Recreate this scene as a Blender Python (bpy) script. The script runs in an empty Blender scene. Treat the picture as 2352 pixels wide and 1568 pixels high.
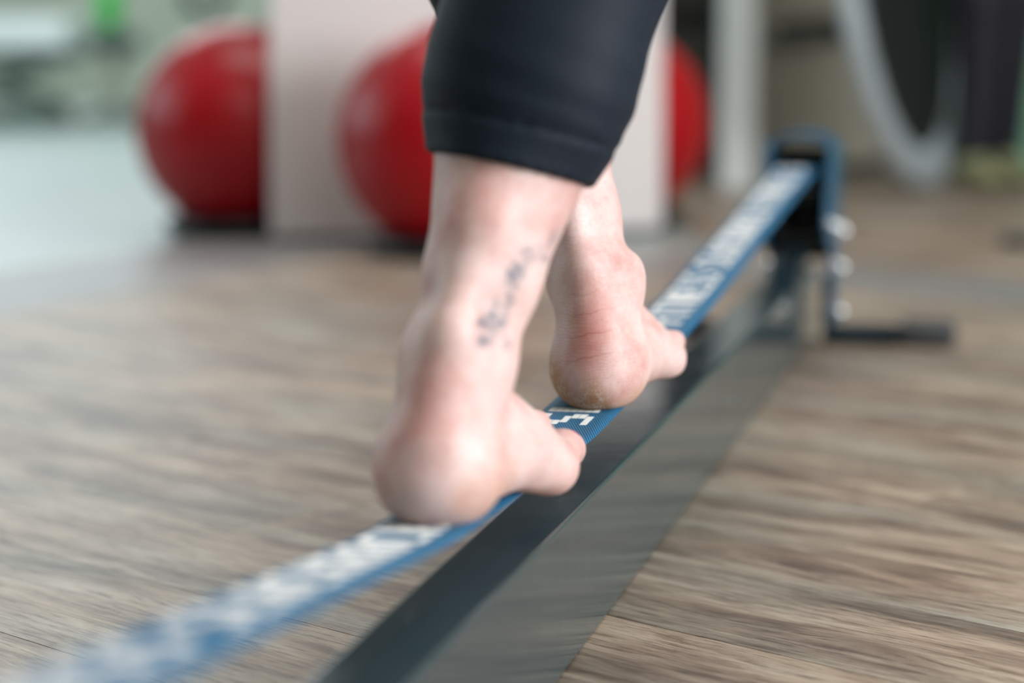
import bpy, bmesh, math, random
import numpy as np
from mathutils import Vector, Matrix

C = bpy.context.scene.collection
S = bpy.context.scene
PI = math.pi
random.seed(4)

# ------------------------------------------------------------------ camera
CAM_H = 0.3686
cam_d = bpy.data.cameras.new('camera')
cam = bpy.data.objects.new('camera', cam_d); C.objects.link(cam)
cam.location = (0, 0, CAM_H)
cam.rotation_euler = (math.radians(90 - 7.12), 0, 0)
cam_d.lens = 85; cam_d.sensor_width = 36
cam_d.clip_start = 0.05
cam_d.dof.use_dof = True
cam_d.dof.focus_distance = 1.50
cam_d.dof.aperture_fstop = 3.1
S.camera = cam
S.view_settings.view_transform = 'Standard'
S.view_settings.look = 'None'
S.view_settings.exposure = 0.25
S.view_settings.gamma = 1
S.view_settings.use_curve_mapping = False

# ------------------------------------------------------------------ world and lights
w = bpy.data.worlds.new('world'); S.world = w; w.use_nodes = True
w.node_tree.nodes['Background'].inputs[0].default_value = (0.80, 0.90, 1.0, 1)
w.node_tree.nodes['Background'].inputs[1].default_value = 1.0

def area(name, loc, target, sx, sy, power, color):
    l = bpy.data.lights.new(name, 'AREA'); l.shape = 'RECTANGLE'; l.size = sx; l.size_y = sy
    l.energy = power; l.color = color
    o = bpy.data.objects.new(name, l); C.objects.link(o); o.location = loc
    d = Vector(target) - Vector(loc)
    o.rotation_euler = d.to_track_quat('-Z', 'Y').to_euler()
    return o
# daylight through the window wall on the right, the windows at the far left, and the ceiling panels
area('window_light_right', (4.35, 0.6, 1.45), (0, 1.6, 0.6), 4.2, 2.2, 255, (1.0, 0.975, 0.98))
area('window_light_far', (-2.6, 11.45, 1.6), (-1.5, 6, 0.0), 2.6, 1.5, 16, (0.82, 0.95, 1.0))
area('window_light_left', (-3.9, 5.2, 1.5), (-0.5, 5.0, 0.2), 4.0, 1.9, 14, (0.86, 0.96, 1.0))
area('ceiling_light_near', (0.5, 1.3, 2.72), (0.5, 1.3, 0), 2.4, 1.2, 17, (1.0, 0.97, 0.94))
area('ceiling_light_mid', (0.2, 4.4, 2.72), (0.2, 4.4, 0), 2.4, 1.2, 26, (1.0, 0.98, 0.94))
area('ceiling_light_far', (-1.6, 8.6, 2.72), (-1.6, 8.6, 0), 2.4, 1.2, 64, (0.92, 0.98, 1.0))

# ------------------------------------------------------------------ helpers
def lin(c):
    return tuple((x/12.92 if x <= 0.04045 else ((x+0.055)/1.055)**2.4) for x in [v/255 for v in c])

def mat(name, col, rough=0.5, metal=0.0, **kw):
    m = bpy.data.materials.new(name); m.use_nodes = True
    b = m.node_tree.nodes['Principled BSDF']
    b.inputs['Base Color'].default_value = (*lin(col), 1)
    b.inputs['Roughness'].default_value = rough
    b.inputs['Metallic'].default_value = metal
    for k, v in kw.items():
        b.inputs[k.replace('_', ' ')].default_value = v
    return m

def nd(m, t, **kw):
    n = m.node_tree.nodes.new(t)
    for k, v in kw.items():
        if k.startswith('i_'):
            key = k[2:]
            key = int(key) if key.isdigit() else key.replace('_', ' ')
            n.inputs[key].default_value = v
        else:
            setattr(n, k, v)
    return n

def lk(m, a, b): m.node_tree.links.new(a, b)

def ramp(m, stops):
    r = nd(m, 'ShaderNodeValToRGB')
    e = r.color_ramp.elements
    e[0].position, e[0].color = stops[0][0], (*stops[0][1], 1) if len(stops[0][1]) == 3 else stops[0][1]
    e[1].position, e[1].color = stops[-1][0], (*stops[-1][1], 1)
    for p, c in stops[1:-1]:
        x = e.new(p); x.color = (*c, 1)
    return r

def mixc(m, f, a, b, mode='MIX'):
    n = nd(m, 'ShaderNodeMix', data_type='RGBA', blend_type=mode)
    for s, v in ((n.inputs[0], f), (n.inputs[6], a), (n.inputs[7], b)):
        if hasattr(v, 'is_output'): lk(m, v, s)
        elif isinstance(v, (int, float)): s.default_value = v
        else: s.default_value = (*v, 1)
    return n.outputs[2]

def add_noise_tint(m, scale=4, amt=0.12, coord='Object'):
    """slight uneven tone and fine relief, so that no surface is a flat colour"""
    b = m.node_tree.nodes['Principled BSDF']
    col = tuple(b.inputs['Base Color'].default_value)[:3]
    tc = nd(m, 'ShaderNodeTexCoord')
    n = nd(m, 'ShaderNodeTexNoise', i_Scale=scale, i_Detail=4.0)
    lk(m, tc.outputs[coord], n.inputs['Vector'])
    r = ramp(m, [(0.3, tuple(c*(1-amt) for c in col)), (0.7, tuple(min(1, c*(1+amt)) for c in col))])
    lk(m, n.outputs[0], r.inputs[0]); lk(m, r.outputs[0], b.inputs['Base Color'])
    return m

def mesh_obj(name, verts, faces, m=None, parent=None, smooth=False):
    me = bpy.data.meshes.new(name); me.from_pydata([tuple(v) for v in verts], [], faces)
    me.update()
    if smooth: me.shade_smooth()
    if m: me.materials.append(m)
    o = bpy.data.objects.new(name, me); C.objects.link(o)
    if parent: o.parent = parent
    return o

def bm_obj(name, bm, m=None, parent=None, smooth=False):
    me = bpy.data.meshes.new(name); bm.to_mesh(me); bm.free()
    if smooth: me.shade_smooth()
    if m: me.materials.append(m)
    o = bpy.data.objects.new(name, me); C.objects.link(o)
    if parent: o.parent = parent
    return o

def empty(name, loc=(0, 0, 0), rz=0.0):
    o = bpy.data.objects.new(name, None); C.objects.link(o)
    o.location = loc; o.rotation_euler = (0, 0, rz); o.empty_display_size = 0.05
    return o

def tag(o, label=None, cat=None, group=None, kind=None):
    if label: o['label'] = label
    if cat: o['category'] = cat
    if group: o['group'] = group
    if kind: o['kind'] = kind
    return o

def box(bm, lo, hi, bev=0.0, seg=2, M=None):
    r = bmesh.ops.create_cube(bm, size=1)
    vs = r['verts']
    for v in vs:
        v.co = Vector([lo[i] + (v.co[i]+0.5)*(hi[i]-lo[i]) for i in range(3)])
    if bev:
        es = list({e for v in vs for e in v.link_edges})
        rr = bmesh.ops.bevel(bm, geom=es, offset=bev, segments=seg, profile=0.5, affect='EDGES')
        vs = list({v for f in rr['faces'] for v in f.verts} | {v for v in vs if v.is_valid})
    if M is not None:
        bmesh.ops.transform(bm, matrix=M, verts=vs)
    return vs

def tube(bm, pts, rad, n=12, cap=True):
    """swept round tube; rad a number or a list"""
    pts = [Vector(p) for p in pts]
    rs = rad if isinstance(rad, (list, tuple)) else [rad]*len(pts)
    rings = []
    t0 = (pts[1]-pts[0]).normalized()
    up = Vector((0, 0, 1)) if abs(t0.z) < 0.9 else Vector((1, 0, 0))
    side = t0.cross(up).normalized()
    for i, p in enumerate(pts):
        t = (pts[min(i+1, len(pts)-1)] - pts[max(i-1, 0)]).normalized()
        side = (side - t*side.dot(t)).normalized(); nn = t.cross(side)
        rings.append([bm.verts.new(p + (side*math.cos(a)+nn*math.sin(a))*rs[i]) for a in [2*PI*k/n for k in range(n)]])
    for a, b in zip(rings, rings[1:]):
        for k in range(n):
            bm.faces.new((a[k], a[(k+1) % n], b[(k+1) % n], b[k]))
    if cap:
        bm.faces.new(rings[0][::-1]); bm.faces.new(rings[-1])

def lathe(bm, prof, n=32, M=None):
    rings = []
    for r, z in prof:
        rings.append([bm.verts.new((r*math.cos(2*PI*k/n), r*math.sin(2*PI*k/n), z)) for k in range(n)])
    for a, b in zip(rings, rings[1:]):
        for k in range(n):
            bm.faces.new((a[k], a[(k+1) % n], b[(k+1) % n], b[k]))
    bm.faces.new(rings[0][::-1]); bm.faces.new(rings[-1])
    if M is not None:
        bmesh.ops.transform(bm, matrix=M, verts=[v for r in rings for v in r])

def prism(bm, poly, t0, t1, axis=0):
    """extrude a 2-D polygon along an axis; poly in the two other axes"""
    def mk(u, v, t):
        return (t, u, v) if axis == 0 else ((u, t, v) if axis == 1 else (u, v, t))
    a = [bm.verts.new(mk(u, v, t0)) for u, v in poly]
    b = [bm.verts.new(mk(u, v, t1)) for u, v in poly]
    n = len(poly)
    bm.faces.new(a[::-1]); bm.faces.new(b)
    for k in range(n):
        bm.faces.new((a[k], a[(k+1) % n], b[(k+1) % n], b[k]))
    bmesh.ops.recalc_face_normals(bm, faces=bm.faces)

# ------------------------------------------------------------------ materials
def wood_mat():
    m = mat('weathered_oak_vinyl', (170, 155, 135), 0.42)
    b = m.node_tree.nodes['Principled BSDF']
    tc = nd(m, 'ShaderNodeTexCoord'); oi = nd(m, 'ShaderNodeObjectInfo')
    off = nd(m, 'ShaderNodeVectorMath', operation='SCALE'); off.inputs[0].default_value = (37, 19, 5)
    lk(m, oi.outputs['Random'], off.inputs['Scale'])
    ad = nd(m, 'ShaderNodeVectorMath', operation='ADD')
    lk(m, tc.outputs['Object'], ad.inputs[0]); lk(m, off.outputs[0], ad.inputs[1])
    wob = nd(m, 'ShaderNodeTexNoise', i_Scale=5.0, i_Detail=2.0)
    lk(m, ad.outputs[0], wob.inputs['Vector'])
    ws = nd(m, 'ShaderNodeVectorMath', operation='SCALE'); ws.inputs['Scale'].default_value = 0.009
    lk(m, wob.outputs['Color'], ws.inputs[0])
    # knots: rings around scattered centres
    kmap = nd(m, 'ShaderNodeMapping'); kmap.inputs['Scale'].default_value = (1.6, 6.5, 1)
    lk(m, ad.outputs[0], kmap.inputs[0])
    vor = nd(m, 'ShaderNodeTexVoronoi', i_Scale=1.0, voronoi_dimensions='2D')
    vor.inputs['Randomness'].default_value = 0.8
    lk(m, kmap.outputs[0], vor.inputs['Vector'])
    kd = nd(m, 'ShaderNodeMapRange'); kd.inputs[1].default_value = 0.0; kd.inputs[2].default_value = 0.28
    kd.inputs[3].default_value = 1.0; kd.inputs[4].default_value = 0.0
    lk(m, vor.outputs['Distance'], kd.inputs[0])
    kp = nd(m, 'ShaderNodeMath', operation='POWER'); kp.inputs[1].default_value = 2.0
    lk(m, kd.outputs[0], kp.inputs[0])
    kx = nd(m, 'ShaderNodeCombineXYZ')
    km = nd(m, 'ShaderNodeMath', operation='MULTIPLY'); km.inputs[1].default_value = 0.022
    lk(m, kp.outputs[0], km.inputs[0]); lk(m, km.outputs[0], kx.inputs[1])
    a2 = nd(m, 'ShaderNodeVectorMath', operation='ADD'); lk(m, ad.outputs[0], a2.inputs[0]); lk(m, ws.outputs[0], a2.inputs[1])
    a3 = nd(m, 'ShaderNodeVectorMath', operation='ADD'); lk(m, a2.outputs[0], a3.inputs[0]); lk(m, kx.outputs[0], a3.inputs[1])
    def streak(sx, sy, det, rough=0.55):
        mp = nd(m, 'ShaderNodeMapping'); mp.inputs['Scale'].default_value = (sx, sy, 1)
        lk(m, a3.outputs[0], mp.inputs[0])
        n = nd(m, 'ShaderNodeTexNoise', i_Scale=1.0, i_Detail=det, i_Roughness=rough)
        lk(m, mp.outputs[0], n.inputs['Vector']); return n.outputs[0]
    broad = streak(4.6, 26, 4, 0.6); mid = streak(15, 110, 5, 0.7); fine = streak(22, 460, 5, 0.75); patch = streak(2.2, 7, 2)
    r1 = ramp(m, [(0.33, lin((108, 90, 79))), (0.43, lin((152, 136, 123))), (0.53, lin((178, 165, 151))), (0.68, lin((194, 187, 177)))])
    lk(m, broad, r1.inputs[0])
    r2 = ramp(m, [(0.34, lin((138, 118, 104))), (0.48, (0.80, 0.79, 0.78)), (0.64, (1, 1, 1))])
    lk(m, mid, r2.inputs[0])
    c1 = mixc(m, 0.75, r1.outputs[0], r2.outputs[0], 'MULTIPLY')
    r3 = ramp(m, [(0.37, (0.28, 0.24, 0.21)), (0.47, (0.93, 0.93, 0.93)), (0.68, (1.08, 1.08, 1.08))])
    lk(m, fine, r3.inputs[0])
    c2 = mixc(m, 0.9, c1, r3.outputs[0], 'MULTIPLY')
    r4 = ramp(m, [(0.38, lin((200, 204, 202))), (0.62, lin((254, 243, 233)))])
    lk(m, patch, r4.inputs[0])
    c3 = mixc(m, 0.8, c2, r4.outputs[0], 'MULTIPLY')
    kr = nd(m, 'ShaderNodeMapRange'); kr.inputs[1].default_value = 0.45; kr.inputs[2].default_value = 0.9
    kr.inputs[3].default_value = 0.0; kr.inputs[4].default_value = 0.6
    lk(m, kp.outputs[0], kr.inputs[0])
    c4 = mixc(m, kr.outputs[0], c3, lin((96, 76, 62)))
    hs = nd(m, 'ShaderNodeHueSaturation'); hs.inputs['Value'].default_value = 1.28
    lk(m, c4, hs.inputs['Color']); lk(m, hs.outputs[0], b.inputs['Base Color'])
    bp = nd(m, 'ShaderNodeBump', i_Strength=0.25, i_Distance=0.0008)
    lk(m, fine, bp.inputs['Height']); lk(m, bp.outputs[0], b.inputs['Normal'])
    return m

M_wood = wood_mat()
M_pale = add_noise_tint(mat('pale_vinyl', (158, 170, 167), 0.34), 2.5, 0.05)
M_strip = add_noise_tint(mat('grey_oak_strip', (138, 137, 136), 0.40), 6, 0.10)
M_wall = add_noise_tint(mat('sage_wall_paint', (196, 206, 190), 0.8), 3, 0.04)
M_wallb = add_noise_tint(mat('beige_wall_paint', (190, 186, 170), 0.8), 3, 0.05)
M_ceil = add_noise_tint(mat('white_ceiling_paint', (235, 235, 232), 0.9), 3, 0.03)
M_white = add_noise_tint(mat('satin_white_laminate', (222, 216, 216), 0.38), 3, 0.03)
M_post = add_noise_tint(mat('white_post_paint', (235, 242, 242), 0.5), 3, 0.03)
M_beam = mat('gloss_anthracite_powder_coat', (60, 74, 79), 0.09, Specular_IOR_Level=0.35)
M_black = add_noise_tint(mat('black_plastic', (18, 20, 22), 0.4), 30, 0.2)
M_teal = add_noise_tint(mat('petrol_blue_coated_steel', (8, 84, 120), 0.28, Metallic=0.0), 20, 0.1)
M_dteal = add_noise_tint(mat('dark_petrol_steel', (10, 36, 48), 0.25), 20, 0.1)
M_chrome = mat('polished_zinc', (235, 238, 240), 0.10, 1.0)
M_rubber = add_noise_tint(mat('grey_rubber', (64, 66, 70), 0.5), 30, 0.1)

def coat_flecks(m):
    b = m.node_tree.nodes['Principled BSDF']
    tc = nd(m, 'ShaderNodeTexCoord')
    v = nd(m, 'ShaderNodeTexVoronoi', i_Scale=260.0); lk(m, tc.outputs['Object'], v.inputs['Vector'])
    n = nd(m, 'ShaderNodeTexNoise', i_Scale=9.0, i_Detail=3.0); lk(m, tc.outputs['Object'], n.inputs['Vector'])
    dust = ramp(m, [(0.0, (1, 1, 1)), (0.07, (0, 0, 0))]); lk(m, v.outputs['Distance'], dust.inputs[0])
    gate = ramp(m, [(0.52, (0, 0, 0)), (0.66, (1, 1, 1))]); lk(m, n.outputs[0], gate.inputs[0])
    f = mixc(m, 1.0, dust.outputs[0], gate.outputs[0], 'MULTIPLY')
    base = mixc(m, f, lin((60, 74, 79)), lin((150, 155, 150)))
    lk(m, base, b.inputs['Base Color'])
    rr = ramp(m, [(0.3, (0.07, 0.07, 0.07)), (0.75, (0.16, 0.16, 0.16))]); lk(m, n.outputs[0], rr.inputs[0])
    lk(m, rr.outputs[0], b.inputs['Roughness'])
    # the faint orange-peel of the powder coat
    n2 = nd(m, 'ShaderNodeTexNoise', i_Scale=60.0, i_Detail=1.0); lk(m, tc.outputs['Object'], n2.inputs['Vector'])
    bp = nd(m, 'ShaderNodeBump', i_Strength=0.12, i_Distance=0.0006); lk(m, n2.outputs[0], bp.inputs['Height'])
    lk(m, bp.outputs[0], b.inputs['Normal'])
coat_flecks(M_beam)

# ------------------------------------------------------------------ room
def slab(name, x0, x1, y0, y1, z0, z1, m, kind='structure'):
    bm = bmesh.new(); box(bm, (x0, y0, z0), (x1, y1, z1))
    o = bm_obj(name, bm, m); tag(o, kind=kind) if kind else None
    return o
floor = slab('floor', -4.6, 4.6, -3.2, 11.8, -0.12, -0.0045, M_pale)
slab('ceiling', -4.6, 4.6, -3.2, 11.8, 2.8, 2.9, M_ceil)
slab('wall_back', -4.6, 0.62, 11.6, 11.8, -0.0045, 2.8, M_wall)
slab('wall_back_right', 0.62, 4.6, 6.95, 7.1, -0.0045, 2.8, M_wallb)
slab('wall_return', 0.62, 0.74, 7.1, 11.6, -0.0045, 2.8, M_wallb)
slab('wall_left', -4.6, -4.45, -3.2, 11.6, -0.0045, 2.8, add_noise_tint(mat('bounce_cut_wall_paint', (112, 124, 112), 0.8), 3, 0.04))  # unseen sage wall, darkened in colour to cut its bounce onto the legs
slab('wall_right', 4.5, 4.6, -3.2, 6.95, -0.0045, 2.8, M_wallb)
slab('wall_front', -4.45, 4.5, -3.2, -3.05, -0.0045, 2.8, M_wall)
slab('baseboard_back_right', 0.74, 4.5, 6.93, 6.95, 0.0, 0.05, M_wallb)
slab('baseboard_back', -4.45, 0.62, 11.58, 11.6, -0.0045, 0.06, M_post)

# windows: framed panes on the walls, seen only from other positions and in reflections
M_sky = bpy.data.materials.new('daylight_pane'); M_sky.use_nodes = True
_b = M_sky.node_tree.nodes['Principled BSDF']
_b.inputs['Base Color'].default_value = (0.7, 0.8, 0.9, 1); _b.inputs['Roughness'].default_value = 0.1
_b.inputs['Emission Color'].default_value = (0.85, 0.95, 1.0, 1); _b.inputs['Emission Strength'].default_value = 0.9
def window(idx, axis, pos, a0, a1, z0, z1, sgn, n):
    bm = bmesh.new()
    def bx(u0, u1, zz0, zz1, d0, d1):
        p0, p1 = sorted((pos+sgn*d0, pos+sgn*d1))
        if axis == 'y': box(bm, (u0, p0, zz0), (u1, p1, zz1), 0.004, 1)
        else: box(bm, (p0, u0, zz0), (p1, u1, zz1), 0.004, 1)
    t = 0.06
    bx(a0, a1, z0, z0+t, 0, 0.05); bx(a0, a1, z1-t, z1, 0, 0.05)
    for k in range(n+1):
        u = a0 + (a1-a0-t)*k/n
        bx(u, u+t, z0+t, z1-t, 0, 0.05)
    f = bm_obj('window_%d' % idx, bm, M_post); tag(f, kind='structure')
    for k in range(n):
        u0 = a0 + (a1-a0-t)*k/n + t; u1 = a0 + (a1-a0-t)*(k+1)/n
        bm = bmesh.new()
        p0, p1 = sorted((pos+sgn*0.012, pos+sgn*0.02))
        if axis == 'y': box(bm, (u0, p0, z0+t), (u1, p1, z1-t))
        else: box(bm, (p0, u0, z0+t), (p1, u1, z1-t))
        bm_obj('pane', bm, M_sky, f)
window(1, 'y', 11.6, -3.9, -1.3, 0.85, 2.35, -1, 3)
window(2, 'x', -4.45, 3.2, 7.2, 0.55, 2.45, 1, 4)
window(3, 'x', 4.5, -1.5, 2.7, 0.35, 2.55, -1, 4)

# --- plank floor: each plank one piece, clipped along the grey inlay strips
PA = math.radians(44.5)                        # planks run to the far left
du = Vector((-math.sin(PA), math.cos(PA)))     # along a plank
dv = Vector((math.cos(PA), math.sin(PA)))      # across
# strip 1 runs off to the left (heading 23 deg), strip 2 runs off to the right with the planks
corner = Vector((-0.30, 4.55))
s1d = Vector((-math.sin(math.radians(67)), -math.cos(math.radians(67))))   # towards near left
def zc_to_D(zc, h): return (zc - h*0.1240)/0.9923
def clip(poly, p, n):
    """keep the side where (q-p).n >= 0"""
    out = []
    for i in range(len(poly)):
        a, b = poly[i], poly[(i+1) % len(poly)]
        da, db = (a-p).dot(n), (b-p).dot(n)
        if da >= 0: out.append(a)
        if da*db < 0: out.append(a + (b-a)*(da/(da-db)))
    return out
# pixel-derived floor points of the strip edges (world metres)
E1a, E1b = Vector((-0.695, 3.22)), Vector((-0.283, 4.20))      # wood edge, left strip
n1 = Vector((E1b-E1a)).normalized(); n1 = Vector((n1.y, -n1.x))  # pointing to the wood (right/near)
W1 = 0.36                                                       # strip width, measured across
E2 = Vector((0.56, 3.50))                                       # wood edge of the right strip
n2 = -dv                                                        # towards the camera
W2 = 0.30
def plank_obj(poly, m, u0, v0, parent, name='plank', top=0.0):
    if len(poly) < 3: return None
    area2 = sum(poly[i].x*poly[(i+1) % len(poly)].y - poly[(i+1) % len(poly)].x*poly[i].y for i in range(len(poly)))
    if abs(area2) < 0.0006: return None
    if area2 < 0: poly = poly[::-1]
    org = du*u0 + dv*v0
    n = len(poly); c = sum(poly, Vector((0, 0)))/n
    R = Matrix.Rotation(math.atan2(du.y, du.x), 3, 'Z'); Ri = R.transposed()
    def loc(q, z): return Ri @ Vector((q.x-org.x, q.y-org.y, z))
    vs = [loc(q, -0.004) for q in poly] + [loc(q, top-0.0006) for q in poly] + \
         [loc(q + (c-q).normalized()*0.0011, top) for q in poly]
    fs = [tuple(range(n-1, -1, -1))] + [(k, (k+1) % n, n+(k+1) % n, n+k) for k in range(n)] + \
         [(n+k, n+(k+1) % n, 2*n+(k+1) % n, 2*n+k) for k in range(n)] + [tuple(range(2*n, 3*n))]
    o = mesh_obj(name, vs, fs, m, parent)
    o.location = (org.x, org.y, 0); o.rotation_euler = (0, 0, math.atan2(du.y, du.x))
    return o
PW, PL = 0.152, 1.22
for j in range(-22, 40):
    v0 = j*PW + 0.05; shift = random.random()*PL
    for i in range(-5, 7):
        u0 = i*PL + shift
        q = [du*(u0+a) + dv*(v0+b) for a, b in ((0.0004, 0.0004), (PL-0.0004, 0.0004), (PL-0.0004, PW-0.0004), (0.0004, PW-0.0004))]
        cc = sum(q, Vector((0, 0)))/4
        if cc.y < -1.2 or cc.y > 7.6 or cc.x < -3.0 or cc.x > 3.6: continue
        if cc.y < 0.2 and abs(cc.x) > 1.6: continue
        if all(p.y > 6.9 for p in q): continue
        near = clip(clip(q, E1a, n1), E2, n2)
        plank_obj(near, M_wood, u0, v0, floor)
        far = clip(clip(q, E2 - n2*W2, -n2), Vector((0.35, 5.0)), Vector((1, 0.0)))
        far = clip(far, Vector((0, 6.92)), Vector((0, -1)))
        plank_obj(far, M_wood, u0, v0, floor)
# the two inlay strips
def strip_trim(idx, poly, m):
    bm = bmesh.new()
    a = [bm.verts.new((p.x, p.y, -0.0042)) for p in poly]; b = [bm.verts.new((p.x, p.y, 0.0)) for p in poly]
    n = len(poly)
    bm.faces.new(a[::-1]); bm.faces.new(b)
    for k in range(n): bm.faces.new((a[k], a[(k+1) % n], b[(k+1) % n], b[k]))
    bmesh.ops.recalc_face_normals(bm, faces=bm.faces)
    o = bm_obj('trim_%d' % idx, bm, m); tag(o, kind='structure')
big = [Vector((-4.4, 0.2)), Vector((4.4, 0.2)), Vector((4.4, 6.9)), Vector((-4.4, 6.9))]
g = 0.0015
st1 = clip(clip(clip(big, E1a - n1*g, -n1), E1a - n1*W1, n1), E2, n2)
strip_trim(1, st1, M_strip)
st2 = clip(clip(clip(big, E2 - n2*g, -n2), E2 - n2*(W2-g), n2), E1a - n1*W1, n1)
strip_trim(2, st2, M_strip)

# ------------------------------------------------------------------ the slackline rack (local: x across, y along, z up)
YAW = math.atan(0.2148)
RK = Vector((0.04505, 1.555, 0))
MR = Matrix.Translation(RK) @ Matrix.Rotation(-YAW, 4, 'Z')
rack = empty('slackline_rack', RK, -YAW)
tag(rack, 'low slackline training rack: dark glossy beam with petrol blue end frame', 'slackline rack')
HB, WB, L0 = 0.0900, 0.0459, 1.47
bm = bmesh.new()
box(bm, (-WB/2, -L0, 0.0005), (WB/2, L0, HB), 0.0030, 5)
beam = bm_obj('beam', bm, M_beam, rack)

def hexbolt(parent, x, y, z, sgn=1, r=0.0085, l=0.007, m=None):
    bm = bmesh.new()
    M = Matrix.Translation((x, y, z)) @ Matrix.Rotation(sgn*PI/2, 4, 'Y')
    lathe(bm, [(r*1.25, 0), (r*1.25, 0.0012)], 20, M)
    lathe(bm, [(r, 0.0012), (r, l*0.6), (r*0.93, l*0.7)], 6, M)
    lathe(bm, [(r*0.88*math.cos(a), l*0.7 + r*0.88*math.sin(a)) for a in [PI/2*k/7 for k in range(7)]] + [(0.0003, l*0.7+r*0.88)], 20, M)
    return bm_obj('bolt', bm, m or M_chrome, parent)

def end_frame(y0, s):
    """s=+1 the far end, -1 the near end, mirrored along the beam"""
    fr = empty('end_frame', (0.012 if s > 0 else 0.0, 0, 0)); fr.parent = rack
    yy = lambda d: y0 + s*d
    prof = [(-0.06, 0.248), (0.05, 0.248), (0.068, 0.235), (0.068, 0.10), (0.03, 0.088), (0.03, 0.0235), (-0.018, 0.0235),
            (-0.018, 0.105), (-0.10, 0.128), (-0.125, 0.150), (-0.112, 0.178), (-0.078, 0.225), (-0.072, 0.240)]
    for sx in (-1, 1):
        bm = bmesh.new()
        x0 = sx*0.0345; prism(bm, [(yy(a), b) for a, b in prof], min(x0, x0+sx*0.005), max(x0, x0+sx*0.005), 0)
        bmesh.ops.bevel(bm, geom=bm.edges[:], offset=0.001, segments=1, affect='EDGES')
        bm_obj('side_plate', bm, M_teal, fr)
    bm = bmesh.new()   # rounded top bridge that joins the two plates
    pts = []
    for k in range(13):
        a = PI*k/12
        pts.append((0.0395*math.cos(a), 0.238 + 0.020*math.sin(a)))
    for k in range(12, -1, -1):
        a = PI*k/12
        pts.append((0.0345*math.cos(a), 0.238 + 0.015*math.sin(a)))
    prism(bm, pts, min(yy(-0.06), yy(0.05)), max(yy(-0.06), yy(0.05)), 1)
    bm_obj('top_bridge', bm, M_teal, fr)
    bm = bmesh.new(); box(bm, (-0.034, min(yy(0.056), yy(0.060)), 0.098), (0.034, max(yy(0.056), yy(0.060)), 0.236), 0.001)
    bm_obj('back_plate', bm, M_black, fr)
    bm = bmesh.new(); tube(bm, [(-0.034, yy(-0.045), 0.2095), (0.034, yy(-0.045), 0.2095)], 0.0065, 20)
    bm_obj('guide_pin', bm, M_chrome, fr, True)
    # ratchet between the plates
    rt = empty('ratchet', (0, 0, 0)); rt.parent = fr
    bm = bmesh.new(); tube(bm, [(-0.029, yy(0.02), 0.165), (0.029, yy(0.02), 0.165)], 0.024, 28)
    bm_obj('webbing_roll', bm, M_black, rt, True)
    for sx in (-1, 1):
        bm = bmesh.new(); n = 22; poly = []
        for k in range(n):
            a = 2*PI*k/n; poly += [(yy(0.02+0.033*math.cos(a)), 0.165+0.033*math.sin(a)), (yy(0.02+0.027*math.cos(a+0.13)), 0.165+0.027*math.sin(a+0.13))]
        prism(bm, poly, sx*0.0305-0.0012, sx*0.0305+0.0012, 0)
        bm_obj('ratchet_wheel', bm, M_chrome, rt)
    bm = bmesh.new(); box(bm, (-0.026, min(yy(-0.075), yy(0.0)), 0.120), (0.026, max(yy(-0.075), yy(0.0)), 0.138), 0.003)
    bm_obj('ratchet_handle', bm, M_black, rt)
    # strut down to the beam, stem cross plate, foot bar
    bm = bmesh.new()
    prism(bm, [(yy(-0.26), 0.0878), (yy(-0.20), 0.0878), (yy(-0.03), 0.122), (yy(-0.045), 0.134)], -0.014, 0.014, 0)
    bm_obj('strut', bm, M_dteal, fr)
    for a, b in ((-0.0335, -0.0255), (0.0255, 0.0335)):
        bm = bmesh.new(); box(bm, (a, min(yy(-0.018), yy(0.03)), 0.0245), (b, max(yy(-0.018), yy(0.03)), 0.084), 0.001)
        bm_obj('clamp_plate', bm, M_dteal, fr)
    for a, b in ((-0.155, -0.0255), (0.0255, 0.155)):
        bm = bmesh.new(); box(bm, (a, min(yy(-0.012), yy(0.024)), 0.003), (b, max(yy(-0.012), yy(0.024)), 0.0225), 0.003)
        bm_obj('foot_bar', bm, M_dteal, fr)
    for sx in (-1, 1):
        bm = bmesh.new()
        a, b = sorted((sx*0.118, sx*0.186))
        box(bm, (a, min(yy(-0.02), yy(0.032)), 0.0), (b, max(yy(-0.02), yy(0.032)), 0.029), 0.008, 3)
        bm_obj('rubber_foot', bm, M_rubber, fr, True)
    for (d, z) in ((0.05, 0.134), (0.018, 0.092), (0.012, 0.038)):
        hexbolt(fr, 0.0396, yy(d), z, 1); hexbolt(fr, -0.0396, yy(d), z, -1)
    hexbolt(fr, 0.0396, yy(-0.085), 0.150, 1, 0.007)
    return fr
end_frame(1.42, 1)
end_frame(-1.42, -1)

# ------------------------------------------------------------------ the webbing
ctrl = [(-1.375, 0.2185, -0.004), (-0.40, 0.1262, -0.013), (-0.30, 0.1225, -0.013), (-0.18, 0.1215, -0.010), (-0.06, 0.1240, -0.004), (0.0, 0.127, -0.003),
        (0.10, 0.1320, -0.001), (0.22, 0.1385, 0.000), (0.5, 0.1545, 0.003), (1.375, 0.2185, 0.008)]
def strap_at(s):
    s = max(ctrl[0][0], min(ctrl[-1][0], s))
    for (a, za, ra), (b, zb, rb) in zip(ctrl, ctrl[1:]):
        if s <= b:
            t = (s-a)/(b-a); return za + (zb-za)*t, ra + (rb-ra)*t
def strap_smooth(s):
    zs = [strap_at(s+d) for d in (-0.03, -0.015, 0, 0.015, 0.03)]
    return sum(a for a, b in zs)/5, sum(b for a, b in zs)/5

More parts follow.
